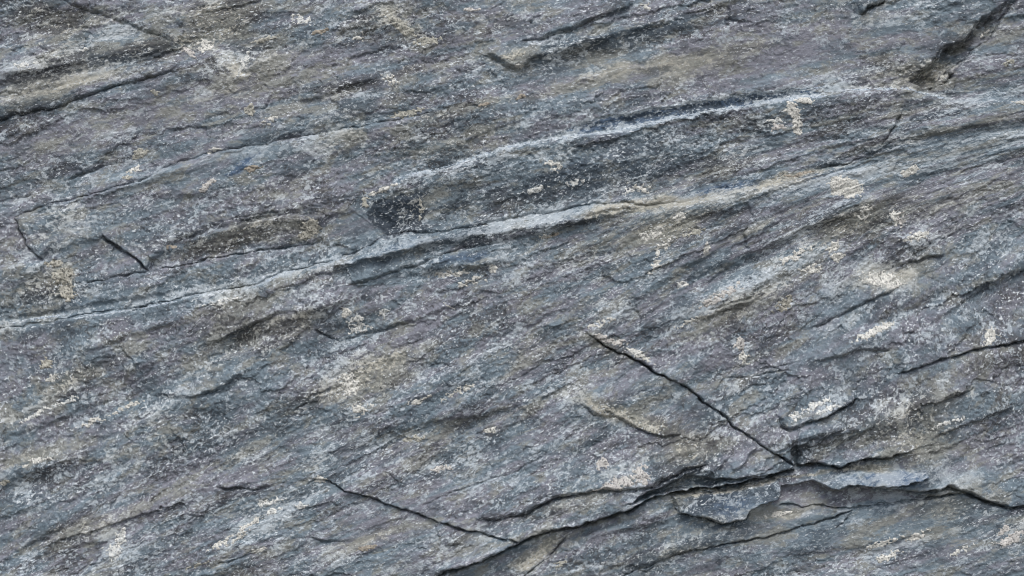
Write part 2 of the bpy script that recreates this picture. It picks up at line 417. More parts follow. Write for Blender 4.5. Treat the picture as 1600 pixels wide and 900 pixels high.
# lower right: loose chunks, recess, bottom slabs
facet(RECESS, 0, 0.15, -20, 0.75, 5)
facet(CHUNK_L, 0.02, -0.10, 16, 0.9, 5)
facet(CHUNK_R, 0.0, 0.30, 18, 0.95, 4)
step(CHUNK_R[4:][::-1], 8, 12, 3, 1, 8); step(CHUNK_L[5:][::-1], 12, 14, 3, 1, 8)
facet([(1340,796),(1431,783),(1512,772),(1560,794),(1600,800),(1600,860),(1250,870),(1195,845),(1252,825)], 0.0, 0.05, 0, 0.6, 20)
facet([(1070,866),(1000,890),(900,888),(895,840),(980,822),(1060,806),(1165,815),(1260,800),(1337,800),(1252,823),(1127,850)], 0.0, 0.10, 2, 0.6, 10)
crack(CHUNK_L[5:], 9, 2.6, 8); crack(CHUNK_R[4:8], 8, 2.6, 8)
step(J1, 5, 20, 4, 1, (20, 20)); crack(J1, 14, 3.2, (20, 10)); crack(J2, 18, 4.0, (14, 0)); step(J2, 14, 40, 5, 1, (30, 0))
step(J3, 4, 40, 3, 1, (20, 10)); crack(J3, 8, 1.9, (40, 0)); crack([(1337,798),(1320,819),(1301,829)], 9, 2.2, 8)
crack(SPLIT[:4], 9, 2.6, (6, 10)); step(SPLIT[:4][::-1], 6, 30, 4, -1, (10, 6))
step([(1000,882),(1040,848),(1100,826),(1180,815)], 7, 26, 8, -1)
step([(850,893),(900,886),(960,882)], 7, 16, 5, -1)
step([(1480,842),(1530,830),(1590,800)], 4, 26, 6, 1); step([(1150,900),(1250,870),(1400,850),(1500,820)], 3, 36, 8, 1)
# leaning faces
facet(F_LOW[:-1] + F_UP[::-1], 0.0, -0.42, 0, 0.8, 6)
facet([(506,334),(554,330),(608,366),(513,389),(503,379)], 0, 0.02, -2, 0.9, 4)
facet(FACET, -0.20, 0.18, -1, 0.8, 12)
facet([(591,314),(660,302),(648,349),(641,362),(611,364),(574,338)], 0.05, -0.35, -4, 0.85, 8)
facet([(961,794),(1009,766),(1070,737),(1128,744),(1190,738),(1236,733),(1170,750),(1100,761),(1046,768),(1013,780)], 0, -0.7, -30, 0.85, 7)
facet([(780,811),(824,805),(861,784),(940,774),(1000,768),(975,798),(935,811),(895,821),(851,828)], 0, -0.30, 2, 0.5, 10)
facet([(165,374),(60,404),(30,365),(25,345),(111,316),(216,300),(330,300),(300,362),(233,398)], -0.03, 0.10, 2, 0.55, 12)
facet([(690,365),(766,353),(868,334),(979,322),(1010,326),(930,342),(850,356),(716,376),(640,395),(520,425),(520,410),(610,384)], 0, 0.35, 4, 0.6, 9)
lean(870, 285, 260, 42, 12, 0, -0.16); lean(1290, 200, 120, 45, 5, 0, -0.14); lean(970, 66, 150, 22, 14, 0, -0.35); lean(150, 95, 120, 14, 15, 0, -0.25)
lean(60, 105, 100, 14, 15, 0, 0.22); lean(70, 145, 110, 12, 16, 0, 0.2); lean(80, 20, 110, 26, 10, 0, -0.3); lean(340, 30, 60, 30, 0, 0, -0.2)
lean(1300, 340, 70, 26, 10, 0, -0.35); lean(1415, 386, 44, 14, 0, 0, -0.4); lean(1380, 440, 50, 22, 0, 0, 0.25); lean(350, 245, 170, 10, 14, 0, 0.2)
lean(60, 745, 80, 16, 18, 0, -0.4); lean(120, 840, 80, 18, 22, 0, -0.3); lean(680, 660, 110, 18, 22, 0, -0.3); lean(260, 590, 70, 20, 25, 0, -0.25)
lean(1480, 590, 110, 18, 22, 0, -0.3); lean(750, 560, 110, 18, 27, 0, 0.3); lean(200, 455, 160, 18, 12, 0, -0.25); lean(780, 368, 150, 9, 13, 0, -0.5)
lean(1300, 690, 130, 32, 16, 0, -0.42); lean(1480, 640, 90, 40, 25, 0, -0.15); lean(560, 500, 60, 16, 20, 0, -0.3); lean(1130, 440, 120, 16, 30, 0, 0.25); lean(1200, 395, 120, 18, 28, 0, -0.25)
lean(1380, 510, 90, 12, 26, 0, 0.4); lean(1510, 450, 110, 18, 28, 0, -0.25); lean(430, 510, 100, 14, 24, 0, -0.4); lean(720, 420, 90, 9, 9, 0, -0.45)
# lower left
STEPK = 0.62
step([(331,761),(398,766),(425,760)], 10, 26, 5, 1, 14); crack([(331,762),(398,766),(422,761)], 9, 2.8, 12)
step([(310,796),(350,782),(390,770)], 6, 18, 5, 1)
step([(260,920),(321,889),(371,873),(412,863)], 12, 30, 6, -1); crack([(321,889),(371,873),(412,863)], 9, 2.8)
step([(469,839),(500,846),(560,846)], 11, 30, 5, 1); crack([(469,839),(500,845),(545,847)], 9, 2.8)
step([(22,802),(50,796),(72,778)], 8, 12, 4, 1, 6)
step([(0,757),(60,738),(130,712)], 9, 30, 6, 1); step([(-20,700),(60,672),(130,640),(200,625)], 8, 30, 8, 1)
step([(-20,900),(60,846),(120,818),(160,790)], 9, 32, 8, 1); step([(60,880),(140,850),(190,846)], 7, 22, 6, 1)
step([(-40,893),(100,897),(215,896),(300,908)], 12, 30, 4, -1, (0, 20))
step([(120,560),(200,530),(300,500)], 8, 30, 8, 1); step([(20,660),(90,625),(170,600),(260,560)], 8, 30, 8, 1)

# ---- relief: grain
blob(rough, 900, 270, 330, 60, 10, 0.55); blob(rough, 1250, 210, 160, 55, 5, 0.45); blob(rough, 640, 130, 120, 70, 0, 0.3)
blob(rough, 1010, 108, 70, 14, 13, -0.8); blob(rough, 1060, 318, 70, 16, 10, -0.6); blob(rough, 780, 350, 200, 16, 12, -0.6)
blob(rough, 560, 350, 36, 20, 0, -0.6); blob(rough, 1370, 745, 80, 16, 0, -0.6); blob(rough, 1250, 800, 90, 14, 0, -0.7)
blob(rough, 1280, 830, 220, 40, 8, -0.35); blob(rough, 350, 240, 200, 24, 14, -0.4); blob(rough, 1480, 620, 50, 30, 20, -0.5)
blob(rough, 1320, 290, 90, 18, 8, -0.6); blob(rough, 1380, 435, 60, 26, 0, -0.5); blob(rough, 860, 860, 60, 26, 20, -0.4)
blob(rough, 180, 185, 200, 26, 14, -0.3); blob(rough, 1200, 80, 150, 18, 14, -0.4); blob(rough, 60, 140, 160, 20, 14, -0.3)
blob(rough, 1350, 835, 260, 40, 6, 0.15); blob(rough, 1100, 850, 160, 26, 12, 0.1); blob(pale, 1400, 850, 160, 26, 12, 0.15); blob(rough, 300, 660, 200, 60, 20, 0.2)
gr = np.clip((1 + rough) * (0.45 + 0.55 * np.clip(calm, 0.2, 1)) * (1 + 0.8 * fbm(U / 130, V / 70, 4, 171)), 0.15, 1.8)
H += gr * 1.1 * fbm(U / 13, V / 8, 3, 91, 0.6)
H += gr * 1.7 * fbm(X / 6.5, Y / 5.5, 2, 97, 0.7)
pit = ridged(X / 17 + 0.4 * WXn, Y / 13 + 0.4 * WYn, 3, 101, 0.6)
H -= gr * 3.2 * np.clip(0.5 - pit, 0, 1) * sstep(-0.3, 0.3, fbm(X / 110, Y / 80, 2, 105))
H -= H[NY0:NY0 + 720, NX0:NX0 + 1230].mean()

# ------------------------------------------------------------------ tone masks
# low frequency drift, per-facet drift
def fdrift(k): return 0.5 * rnd(fc1[0], k) + 0.35 * rnd(fc2[0], k)
blue += 0.28 * fdrift(5); purple += 0.35 * fdrift(6); warm += 0.22 * fdrift(7); pale += 0.22 * fdrift(8); dark += 0.25 * fdrift(9)
E_BAND = [(-60,522),(0,508),(95,494),(179,480),(280,462),(354,450),(440,428),(520,408),(620,385),(720,364),(800,350),(900,333),(1000,322),(1090,312),(1200,292),(1300,280),(1420,255),(1520,228),(1620,205)]
band(pale, E_BAND, 12, 0.42); band(pale, E_BAND[12:], 13, 0.30); band(warm, E_BAND[11:17], 8, 0.35); band(blue, E_BAND, 20, 0.45); band(purple, E_BAND, 20, -0.4); band(dark, E_BAND, 14, -0.4)
D_BAND = [(640,272),(746,242),(834,219),(969,195),(1070,174),(1195,153),(1303,142),(1418,137),(1495,154),(1620,158)]
band(blue, [(880,206),(935,194),(1002,182),(1070,172),(1130,163),(1195,155),(1262,148),(1300,144)], 6.0, 2.2, 40); band(dark, [(880,206),(1002,182),(1070,172),(1195,155),(1300,144)], 5.0, 0.5, 40)
band(pale, [(640,273),(699,261),(746,244),(834,222),(901,212),(969,203),(1070,183),(1140,170),(1228,157),(1303,148)], 3.2, 0.6); band(pale, [(880,203),(935,186),(1002,174),(1070,163),(1195,144),(1262,138),(1313,135),(1418,137),(1495,155)], 3.2, 0.7)
fill(pale, [(345,74),(370,74),(396,118),(374,124),(352,98)], 0.9); fill(pale, FACET, 0.25); fill(warm, FACET, 0.15); blob(pale, 350, 95, 60, 22, 0, 0.25)  # right part of the broken end painted pale as a face catching light
fill(dark, [(580,312),(668,298),(660,345),(646,368),(606,370),(566,338)], 1.9, 5); fill(dark, [(520,318),(574,300),(600,312),(570,328),(540,328)], 0.7, 6)
fill(warm, F_LOW[:-1] + F_UP[::-1], 0.18); fill(dark, F_LOW[:-1] + F_UP[::-1], 0.2)
fill(blue, CHUNK_L, 0.35, 6); fill(dark, CHUNK_L, 0.4, 6); fill(blue, CHUNK_R, 0.35, 6); fill(pale, CHUNK_R, 0.3, 6); fill(purple, RECESS, 1.0); fill(blue, RECESS, -0.6)
fill(warm, [(840,138),(884,125),(969,105),(1036,96),(1030,105),(952,121),(901,138)], 0.3); fill(pale, [(840,138),(884,125),(969,105),(1036,96),(1030,105),(952,121),(901,138)], -0.3)
fill(blue, [(385,240),(408,233),(408,243),(358,283),(338,290),(351,267)], 1.2); fill(dark, [(385,240),(408,233),(408,243),(358,283),(338,290),(351,267)], 0.5)
band(warm, [(1046,776),(1100,769),(1144,764),(1195,752),(1260,742),(1330,732),(1400,728)], 3.5, 0.9); band(pale, [(1046,776),(1100,769),(1144,764),(1195,752),(1260,742)], 3, 0.4)  # tan top edge of the chunk; pale band paints its lit, upward-facing ledge
fill(pale, [(901,630),(928,647),(965,653),(996,670),(1016,680),(1060,682),(1050,660),(1000,655),(950,640),(920,620)], 0.35); fill(warm, [(901,630),(928,647),(965,653),(996,670),(1016,680),(1060,682),(1060,650),(1020,650),(950,636),(920,615)], 0.35)
fill(warm, [(1050,690),(1098,690),(1100,703),(1076,714),(1045,712)], 0.5); fill(pale, [(1285,282),(1345,276),(1345,312),(1296,305)], 0.5)
fill(pale, [(1210,800),(1330,796),(1330,800),(1240,822),(1195,815)], 0.45); fill(pale, SPLIT[:3] + [(760,896),(851,836)], 0.25); fill(warm, SPLIT[:3] + [(760,896),(851,836)], 0.45)
fill(pale, [(25,350),(60,330),(150,320),(165,374),(120,395),(64,404),(40,384)], 0.10); fill(blue, [(25,350),(60,330),(150,320),(165,374),(120,395),(64,404),(40,384)], 0.3); fill(pale, [(233,398),(190,388),(172,366),(230,350),(330,335),(320,352)], 0.3)
C_BAND = [(40,345),(111,322),(216,292),(270,266),(337,246),(405,236),(472,224),(560,212)]
band(pale, C_BAND, 10, 0.26); band(dark, C_BAND, 12, -0.3)
band(pale, [(-20,115),(60,97),(135,68),(190,52),(240,62)], 13, .35); band(pale, [(-20,163),(100,134),(160,119),(210,108)], 10, .28); band(dark, [(-20,138),(60,118),(150,97),(210,82),(270,80)], 11, .5)
band(dark, [(-20,80),(60,62),(120,42),(170,36)], 12, .3); band(dark, [(0,186),(101,160),(169,136)], 6, .5, 30, 1)
band(dark, [(640,380),(716,376),(790,366),(850,352),(950,344)], 9, .4)  # shade on the downward-facing underside of the pale ledge, painted in
blue += 0.45 + 0.75 * fbm(U / 300, V / 60, 4, 121); purple += 0.45 + 0.9 * fbm(U / 240, V / 55, 4, 131)
warm += 0.15 + 0.55 * fbm(U / 210, V / 60, 4, 141); pale += 0.04 + 0.75 * fbm(U / 120, V / 48, 4, 151) + 0.35 * fbm(X / 45, Y / 38, 3, 153); dark += 0.10 + 0.85 * fbm(U / 130, V / 50, 4, 161) + 0.35 * fbm(X / 50, Y / 40, 3, 163)
for ch, L in ((dark, [(70,20,90,30,0,.5),(150,95,90,16,14,.5),(60,125,80,10,16,.45),(235,82,50,14,5,.5),(345,30,60,35,0,.4),(560,25,25,22,0,.4),(600,60,28,20,0,.35),
      (960,68,120,16,14,.55),(830,110,60,14,10,.3),(870,290,260,40,12,.35),(618,332,32,26,0,1.3),(1280,195,140,40,0,.3),(560,135,50,14,0,.35),  # includes shade painted below the notch overhang
      (370,375,90,16,18,.35),(100,440,90,18,12,.3),(60,470,70,16,8,.3),(62,522,18,6,20,.4),(760,360,120,10,12,.45),(1295,335,60,30,10,.45),(1415,385,40,14,5,.45),  # includes a long blob of painted shade under the pale ledge
      (1390,345,40,10,10,.35),(560,500,50,16,20,.3),(250,590,60,18,25,.3),(60,745,70,14,20,.4),(110,830,70,20,25,.4),(130,850,40,10,12,.4),
      (1480,590,90,20,22,.35),(1270,700,60,18,20,.4),(1330,685,110,24,16,.35),(1430,640,70,24,28,.25),(1050,745,60,16,20,.4),(700,665,80,18,24,.35),(640,640,50,12,20,.3),(950,620,60,16,20,.3),  # includes shade painted into the wedge under the long overhang
      (1140,785,50,14,10,.3),(1100,840,90,14,20,.35),(860,790,70,10,10,.3),(1180,860,120,20,12,.25),(380,765,50,8,0,.4),(290,320,40,16,20,.35),
      (1500,60,20,54,-40,.35),(1440,118,26,12,0,.4)]),  # long blob paints shade into the deep fracture
   (blue, [(980,192,110,8,10,1.3),(1130,162,90,6,8,1.3),(380,262,34,12,38,1.3),(628,278,18,7,20,1.0),(1450,218,90,9,10,.9),(1300,285,70,14,8,.7),(1130,295,60,8,10,.7),
      (720,402,70,9,8,.9),(200,455,150,24,12,.7),(40,420,60,14,8,.5),(618,332,30,24,0,.5),(1140,785,60,18,10,.9),(1370,745,90,14,0,1.0),(900,270,220,36,12,.5),
      (1040,450,120,40,30,.35),(960,60,140,24,14,.5),(1500,440,90,50,20,.35),(160,100,110,14,14,.5),(690,640,90,26,20,.3),(1350,830,260,40,6,.55),(1130,830,170,24,12,.4),(1480,740,90,24,0,.3),
      (960,640,70,18,20,.4),(1120,410,60,16,30,.4),(330,690,120,40,20,.3),(40,775,50,16,20,.5),(1470,615,70,22,25,.3),(1330,90,60,10,10,.3)]),
   (purple, [(300,160,200,40,12,.5),(1350,80,140,50,10,.5),(1100,120,120,24,12,.5),(60,230,110,40,12,.4),(560,355,50,18,0,.6),(660,90,90,40,0,.4),(800,620,120,40,20,.4),
      (1000,680,90,40,20,.4),(1300,775,90,14,0,.8),(1180,480,110,40,28,.4),(450,480,120,24,20,.4),(250,540,120,30,22,.4),(700,760,130,30,20,.4),(300,760,90,30,20,.4),
      (1450,540,120,30,25,.3),(1130,860,80,20,14,.4),(1480,320,110,40,20,.4)]),
   (warm, [(330,150,200,40,14,.25),(620,240,160,30,12,.3),(200,60,120,30,10,.3),(1000,380,120,30,25,.35),(1480,620,90,30,25,.25),(640,580,120,40,25,.3),(345,30,70,36,0,.6),(60,30,60,30,0,.4),(690,178,90,10,10,.4),(780,158,70,9,12,.4),(640,45,40,14,-35,.5),(800,85,50,14,10,.5),(970,112,110,12,13,.45),(1190,72,130,12,13,.45),
      (1090,110,60,20,10,.5),(1450,112,34,16,20,.35),(1500,70,20,50,-40,.3),(1010,322,90,8,8,.6),(1240,275,60,7,12,.8),(110,340,80,18,14,.1),(100,380,40,18,20,.15),(95,440,20,28,-10,.6),
      (400,370,90,16,16,.2),(480,362,22,18,0,.6),(940,535,50,12,-25,.6),(1050,360,50,18,20,.5),(1150,480,90,18,28,.4),(1330,350,70,24,10,.5),(1380,435,70,26,10,.4),
      (980,650,80,12,-20,.7),(1050,700,60,16,10,.4),(570,590,60,26,20,.4),(120,590,60,14,20,.4),(30,720,50,12,18,.5),(130,820,50,16,20,.4),(880,850,60,20,25,.5),(570,845,50,14,15,.6),
      (1230,805,40,8,10,.6),(1060,860,80,10,10,.4),(1440,700,90,30,20,.4),(1400,650,110,30,25,.3),(1530,800,80,24,10,.25),(1560,540,40,12,10,.4),(130,130,70,9,14,.5),(470,500,80,20,20,.3),(640,110,40,10,10,.3),(380,880,70,12,18,.4)]),
   (pale, [(30,108,46,9,14,.6),(150,62,60,8,14,.45),(80,140,90,8,16,.45),(360,98,30,20,0,.4),(320,250,120,8,14,.45),(470,235,60,8,12,.3),(615,128,24,10,-30,.5),(600,30,40,14,-35,.4),
      (1010,108,70,10,13,.35),(760,250,90,5,12,.6),(1040,186,130,4,10,.7),(1250,150,110,5,5,.7),(1450,148,60,5,-8,.5),(700,375,180,8,12,.45),(960,325,80,7,6,.5),(1320,290,34,14,0,.8),
      (1420,268,22,8,10,.7),(120,345,70,14,16,.25),(90,385,40,14,0,.2),(270,460,90,5,8,.5),(425,432,26,4,25,.7),(360,468,44,8,18,.6),(540,490,24,14,20,.6),(700,425,60,7,8,.7),(750,555,80,12,28,.45),
      (1100,385,10,14,0,.6),(1385,432,50,20,0,.95),(1300,470,60,14,30,.45),(1240,410,60,12,25,.4),(1190,380,40,10,25,.35),(1330,500,60,10,28,.45),(1450,480,60,10,28,.4),(1090,470,50,12,28,.4),(1010,430,50,10,28,.35),(980,500,50,12,15,.35),(1490,370,60,12,20,.35),(900,450,60,10,28,.3),(1180,600,50,10,20,.35),(850,600,60,12,24,.35),(520,590,50,26,30,.4),(540,620,30,30,0,.35),(600,700,60,14,20,.3),(1480,740,80,12,5,.3),(560,560,40,12,20,.3),(1130,468,60,12,28,.5),(1228,468,22,12,0,.6),(1380,512,50,6,25,.6),(1158,542,16,14,0,.7),(1300,390,30,10,0,.6),(1420,370,40,6,0,.5),
      (1290,630,60,14,20,.5),(1480,670,60,8,20,.5),(970,742,46,22,0,.5),(690,728,40,8,5,.6),(760,750,60,14,15,.35),(640,684,30,6,0,.6),(960,650,60,6,-20,.5),(220,650,60,12,22,.35),
      (180,850,22,26,0,.6),(380,840,60,14,28,.5),(430,800,40,16,10,.4),(90,620,70,8,24,.5),(40,640,50,7,24,.5),(130,655,50,7,24,.4),(1340,800,40,10,0,.3),(1230,800,60,9,2,.5),(900,885,50,4,5,.7),(1400,860,60,9,22,.4),(1570,835,40,8,30,.6),(500,870,50,16,10,.3),(300,700,160,30,22,.2)])):
    for q in L: blob(ch, *q)

mask1 = np.stack([np.clip(warm, 0, 1.3), np.clip(pale, 0, 1.3), np.clip(dark, 0, 2.0)], -1)
mask2 = np.stack([np.clip(blue, 0, 2.4), np.clip(purple, 0, 1.3), gr], -1)
fol = np.stack([U * F(0.01), V * F(0.01), H * F(0.01)], -1)

# ------------------------------------------------------------------ materials
def node(nt, t, **kw):
    n = nt.nodes.new(t)
    for k, v in kw.items():
        setattr(n, k, v)
    return n
class NB:
    """tiny node builder"""
    def __init__(s, name):
        s.m = bpy.data.materials.new(name); s.m.use_nodes = True; s.nt = s.m.node_tree; s.nt.nodes.clear()
    def put(s, sock, v):
        if isinstance(v, bpy.types.NodeSocket): s.nt.links.new(v, sock)
        else: sock.default_value = v
    def attr(s, n): return node(s.nt, "ShaderNodeAttribute", attribute_name=n).outputs["Vector"]
    def sep(s, v):
        n = node(s.nt, "ShaderNodeSeparateXYZ"); s.put(n.inputs[0], v); return n.outputs
    def scale(s, v, k):
        n = node(s.nt, "ShaderNodeVectorMath", operation='MULTIPLY'); s.put(n.inputs[0], v); n.inputs[1].default_value = k; return n.outputs[0]
    def noise(s, v, sc, det=3, rgh=0.55, dist=0.0):
        n = node(s.nt, "ShaderNodeTexNoise"); s.put(n.inputs["Vector"], v)
        n.inputs["Scale"].default_value = sc; n.inputs["Detail"].default_value = det; n.inputs["Roughness"].default_value = rgh; n.inputs["Distortion"].default_value = dist
        return n.outputs["Fac"]
    def vor(s, v, sc, feat='F1'):
        n = node(s.nt, "ShaderNodeTexVoronoi", feature=feat); s.put(n.inputs["Vector"], v); n.inputs["Scale"].default_value = sc
        return n.outputs
    def ma(s, op, a, b=0.0, clamp=False):
        n = node(s.nt, "ShaderNodeMath", operation=op, use_clamp=clamp); s.put(n.inputs[0], a); s.put(n.inputs[1], b); return n.outputs[0]
    def rng(s, v, a, b, c=0.0, d=1.0):
        n = node(s.nt, "ShaderNodeMapRange", interpolation_type='SMOOTHSTEP'); s.put(n.inputs[0], v)
        for i, q in enumerate((a, b, c, d)): s.put(n.inputs[1 + i], q)
        return n.outputs[0]
    def mix(s, f, a, b, mode='MIX'):
        n = node(s.nt, "ShaderNodeMix", data_type='RGBA', blend_type=mode); s.put(n.inputs[0], f)
        s.put(n.inputs[6], a if isinstance(a, bpy.types.NodeSocket) else (*a, 1)); s.put(n.inputs[7], b if isinstance(b, bpy.types.NodeSocket) else (*b, 1))
        return n.outputs[2]
    def finish(s, col, rough, bump=None, strength=0.5, dist=0.004, spec=0.35):
        p = node(s.nt, "ShaderNodeBsdfPrincipled"); o = node(s.nt, "ShaderNodeOutputMaterial")
        s.put(p.inputs["Base Color"], col); s.put(p.inputs["Roughness"], rough); p.inputs["Specular IOR Level"].default_value = spec
        if bump is not None:
            b = node(s.nt, "ShaderNodeBump"); b.inputs["Strength"].default_value = strength; b.inputs["Distance"].default_value = dist
            s.put(b.inputs["Height"], bump); s.nt.links.new(b.outputs[0], p.inputs["Normal"])
        s.nt.links.new(p.outputs[0], o.inputs[0]); return s.m

def rgb(r, g, b):
    f = lambda c: (c / 255 / 12.92) if c / 255 <= 0.04045 else ((c / 255 + 0.055) / 1.055) ** 2.4
    return (f(r), f(g), f(b))

def rock_material():
    n = NB("weathered schist")
    f = n.attr("foliation"); a1 = n.sep(n.attr("stain_shade")); a2 = n.sep(n.attr("mineral"))
    wm, pl, dk, bl, pu = a1[0], a1[1], a1[2], a2[0], a2[1]
    fs = n.scale(f, (0.5, 1.6, 1.0)); fg = n.scale(f, (0.88, 1.15, 1.0)); sp = n.rng(a2[2], 0.25, 1.1, 0.38, 1.0)
    lowv = n.noise(fs, 3.0, 4, 0.6); streak = n.noise(n.scale(f, (0.35, 2.2, 1.0)), 5.0, 5, 0.65)
    midv = n.noise(fg, 7.0, 4, 0.65); grain = n.noise(fg, 15.0, 3, 0.7, 0.6); fine = n.noise(n.scale(f, (0.62, 1.35, 1.0)), 27.0, 2, 0.6, 0.4); grain2 = n.noise(n.scale(fg, (1, 1, 1.3)), 11.0, 4, 0.75, 1.0)
    mot = n.noise(n.scale(f, (0.7, 1.5, 1.0)), 2.6, 6, 0.70, 0.3); mot2 = n.noise(n.scale(f, (0.8, 1.3, 1.3)), 4.4, 6, 0.72, 0.5)
    base = n.mix(n.rng(n.ma('ADD', lowv, n.ma('MULTIPLY', n.ma('SUBTRACT', pu, bl), 0.22)), 0.38, 0.64), rgb(101, 114, 123), rgb(114, 115, 124))
    base = n.mix(n.rng(n.ma('ADD', mot, n.ma('MULTIPLY', wm, 0.20)), 0.53, 0.66, 0, 0.85), base, rgb(125, 126, 121))
    base = n.mix(n.rng(wm, 0.25, 1.1, 0, 0.7), base, n.mix(n.rng(grain2, 0.4, 0.6), rgb(106, 107, 100), rgb(142, 140, 129)))
    base = n.mix(n.rng(bl, 0.95, 1.9, 0, 0.9), base, rgb(72, 92, 116))
    # value drift along the layers
    v = n.rng(n.ma('ADD', streak, n.ma('MULTIPLY', dk, -0.20)), 0.2, 0.66, 0.74, 1.18)
    base = n.mix(1.0, base, n.comb(v), 'MULTIPLY')
    # crisp-edged mottles, paler and darker
    base = n.mix(n.rng(n.ma('ADD', mot2, n.ma('MULTIPLY', pl, 0.20)), 0.58, 0.66, 0, 0.42), base, n.mix(n.rng(wm, 0.1, 0.7), rgb(158, 167, 173), rgb(166, 163, 152)))
    base = n.mix(n.rng(n.ma('ADD', mot, n.ma('MULTIPLY', dk, -0.22)), 0.43, 0.36, 0, 0.55), base, n.mix(n.rng(wm, 0.1, 0.6), rgb(60, 70, 80), rgb(66, 67, 64)))
    base = n.mix(n.rng(dk, 0.9, 1.7, 0, 0.9), base, rgb(44, 53, 63))
    # dark mineral grains
    dmask = n.rng(n.ma('ADD', grain2, n.ma('MULTIPLY', dk, 0.20)), 0.55, 0.66, 0, 0.75)
    dmask = n.ma('MULTIPLY', dmask, sp)
    base = n.mix(dmask, base, n.mix(n.rng(bl, 0.3, 1.0), rgb(62, 61, 62), rgb(54, 64, 74)))
    # pale crusty grains: density follows the pale mask
    pn = n.ma('ADD', grain, n.ma('MULTIPLY', pl, 0.24))
    pn = n.ma('ADD', pn, n.ma('MULTIPLY', n.ma('SUBTRACT', mot2, 0.5), 0.70))
    base = n.mix(n.ma('MULTIPLY', n.rng(pn, 0.57, 0.66, 0, 0.68), sp), base, n.mix(n.rng(wm, 0.1, 0.8), rgb(176, 184, 190), rgb(188, 184, 172)))
    fn = n.ma('ADD', fine, n.ma('ADD', n.ma('MULTIPLY', pl, 0.07), n.ma('MULTIPLY', n.ma('SUBTRACT', lowv, 0.5), 0.30)))
    base = n.mix(n.ma('MULTIPLY', n.rng(fn, 0.63, 0.70, 0, 0.85), sp), base, rgb(204, 209, 212))
    base = n.mix(n.ma('MULTIPLY', n.rng(fine, 0.41, 0.30, 0, 0.55), sp), base, rgb(54, 60, 66))
    base = n.mix(1.0, base, (1.0, 1.025, 1.03), 'MULTIPLY')
    bump = n.ma('ADD', n.ma('MULTIPLY', grain, 0.7), n.ma('MULTIPLY', fine, 0.5))
    return n.finish(base, n.rng(grain, 0.3, 0.7, 0.62, 0.9), bump, 0.45, 0.006)
def comb(s, v):
    c = node(s.nt, "ShaderNodeCombineXYZ")
    for i in range(3): s.put(c.inputs[i], v)
    return c.outputs[0]
NB.comb = comb

def crust_material(name, c1, c2, c3):
    n = NB(name); f = n.attr("foliation")
    g = n.noise(f, 16.0, 4, 0.7, 0.5); g2 = n.noise(f, 36.0, 2, 0.6)
    col = n.mix(n.rng(g, 0.38, 0.62), rgb(*c1), rgb(*c2)); col = n.mix(n.rng(g2, 0.48, 0.36, 0, 0.85), col, rgb(*c3))
    col = n.mix(1.0, col, (0.98, 0.99, 0.97), 'MULTIPLY')
    return n.finish(col, 0.92, g2, 0.5, 0.004, 0.2)

ROCK = rock_material()
LICHEN = {'cream': crust_material("cream lichen", (180,180,176), (214,213,208), (96,98,98)),
          'white': crust_material("white lichen", (182,186,188), (216,216,212), (92,96,100)),
          'pink': crust_material("pinkish lichen", (170,167,165), (198,196,193), (90,89,90)),
          'yellow': crust_material("yellow lichen", (152,151,143), (180,179,171), (88,90,90)),
          'orange': crust_material("orange lichen", (142,136,126), (160,152,141), (88,86,84)),
          'tan': crust_material("tan lichen", (144,142,134), (184,182,173), (64,64,63)),
          'vein': crust_material("pale quartz", (150,162,176), (192,200,206), (92,104,118))}

# ------------------------------------------------------------------ cutting the face into slabs
QX = ((XS[:-1] + XS[1:]) / 2).astype(F); QY = ((YS[:-1] + YS[1:]) / 2).astype(F)
QXX, QYY = np.meshgrid(QX, QY)
mid = lambda a: (a[:-1, :-1] + a[1:, :-1] + a[:-1, 1:] + a[1:, 1:]) / 4
QXW = QXX + mid(WXn); QYW = QYY + mid(WYn)
LAB = np.zeros((NY - 1, NX - 1), np.int16)
SLABS = []
def region(name, label, poly, parent=None, category="rock slab", group=None):
    i = len(SLABS)
    if poly is not None:
        p = np.asarray(poly, float)
        c = np.searchsorted(QX, [p[:, 0].min() - 10, p[:, 0].max() + 10]); rr = np.searchsorted(QY, [p[:, 1].min() - 10, p[:, 1].max() + 10])
        r, c = slice(*rr), slice(*c)
        ii = inside(poly, QXW[r, c], QYW[r, c])
        sub = LAB[r, c]
        if parent is not None: ii &= (sub == parent)
        sub[ii] = i
    SLABS.append(dict(name=name, label=label, parent=parent, category=category, group=group))
    return i
FAR = 2600
GRP = "slabs of the layered rock face"
s_mid = region("rock_slab", "widest rock slab, mottled grey, filling the centre and lower left of the face", None, group=GRP)
s_strip = region("rock_slab", "narrow bluish rock strip under the dark-faced block, above the long sloping ledge line",
    [(-900,-900)] + E_L + E_U[1:] + E_R[1:] + [(FAR,-900)], group=GRP)
s_band = region("rock_slab", "long rock slab between the thin rusty crack and the white and blue vein",
    C_L + C_R[1:] + [(FAR,-300),(FAR,110)] + D_R[::-1] + D_[::-1][1:] + [(608,366)] + F_LOW[::-1] + [(182,433),(115,446),(95,440),(71,406)] + LEFTEDGE[::-1], group=GRP)
s_top = region("rock_slab", "broad purple-grey rock slab across the top, above the thin rusty crack",
    [(-900,-900),(-900,560),(0,414),(34,409),(64,406)] + LEFTEDGE[::-1][1:] + C_L[1:] + C_R[1:] + [(FAR,-900)], group=GRP)
s_left = region("rock_slab", "small blue-grey rock slab with rounded top at the left edge, beside tan lichen wedge",
    [(-900,560),(0,414),(34,409),(71,406),(76,426),(91,443),(98,467),(104,497),(47,507),(0,514),(-200,560),(-900,720)], group=GRP)
s_banded = region("rock_slab", "banded light and dark rock slab at upper left with a pale broken end",
    A_ + [(372,125),(395,118),(368,74),(324,74)] + B[::-1], group=GRP)
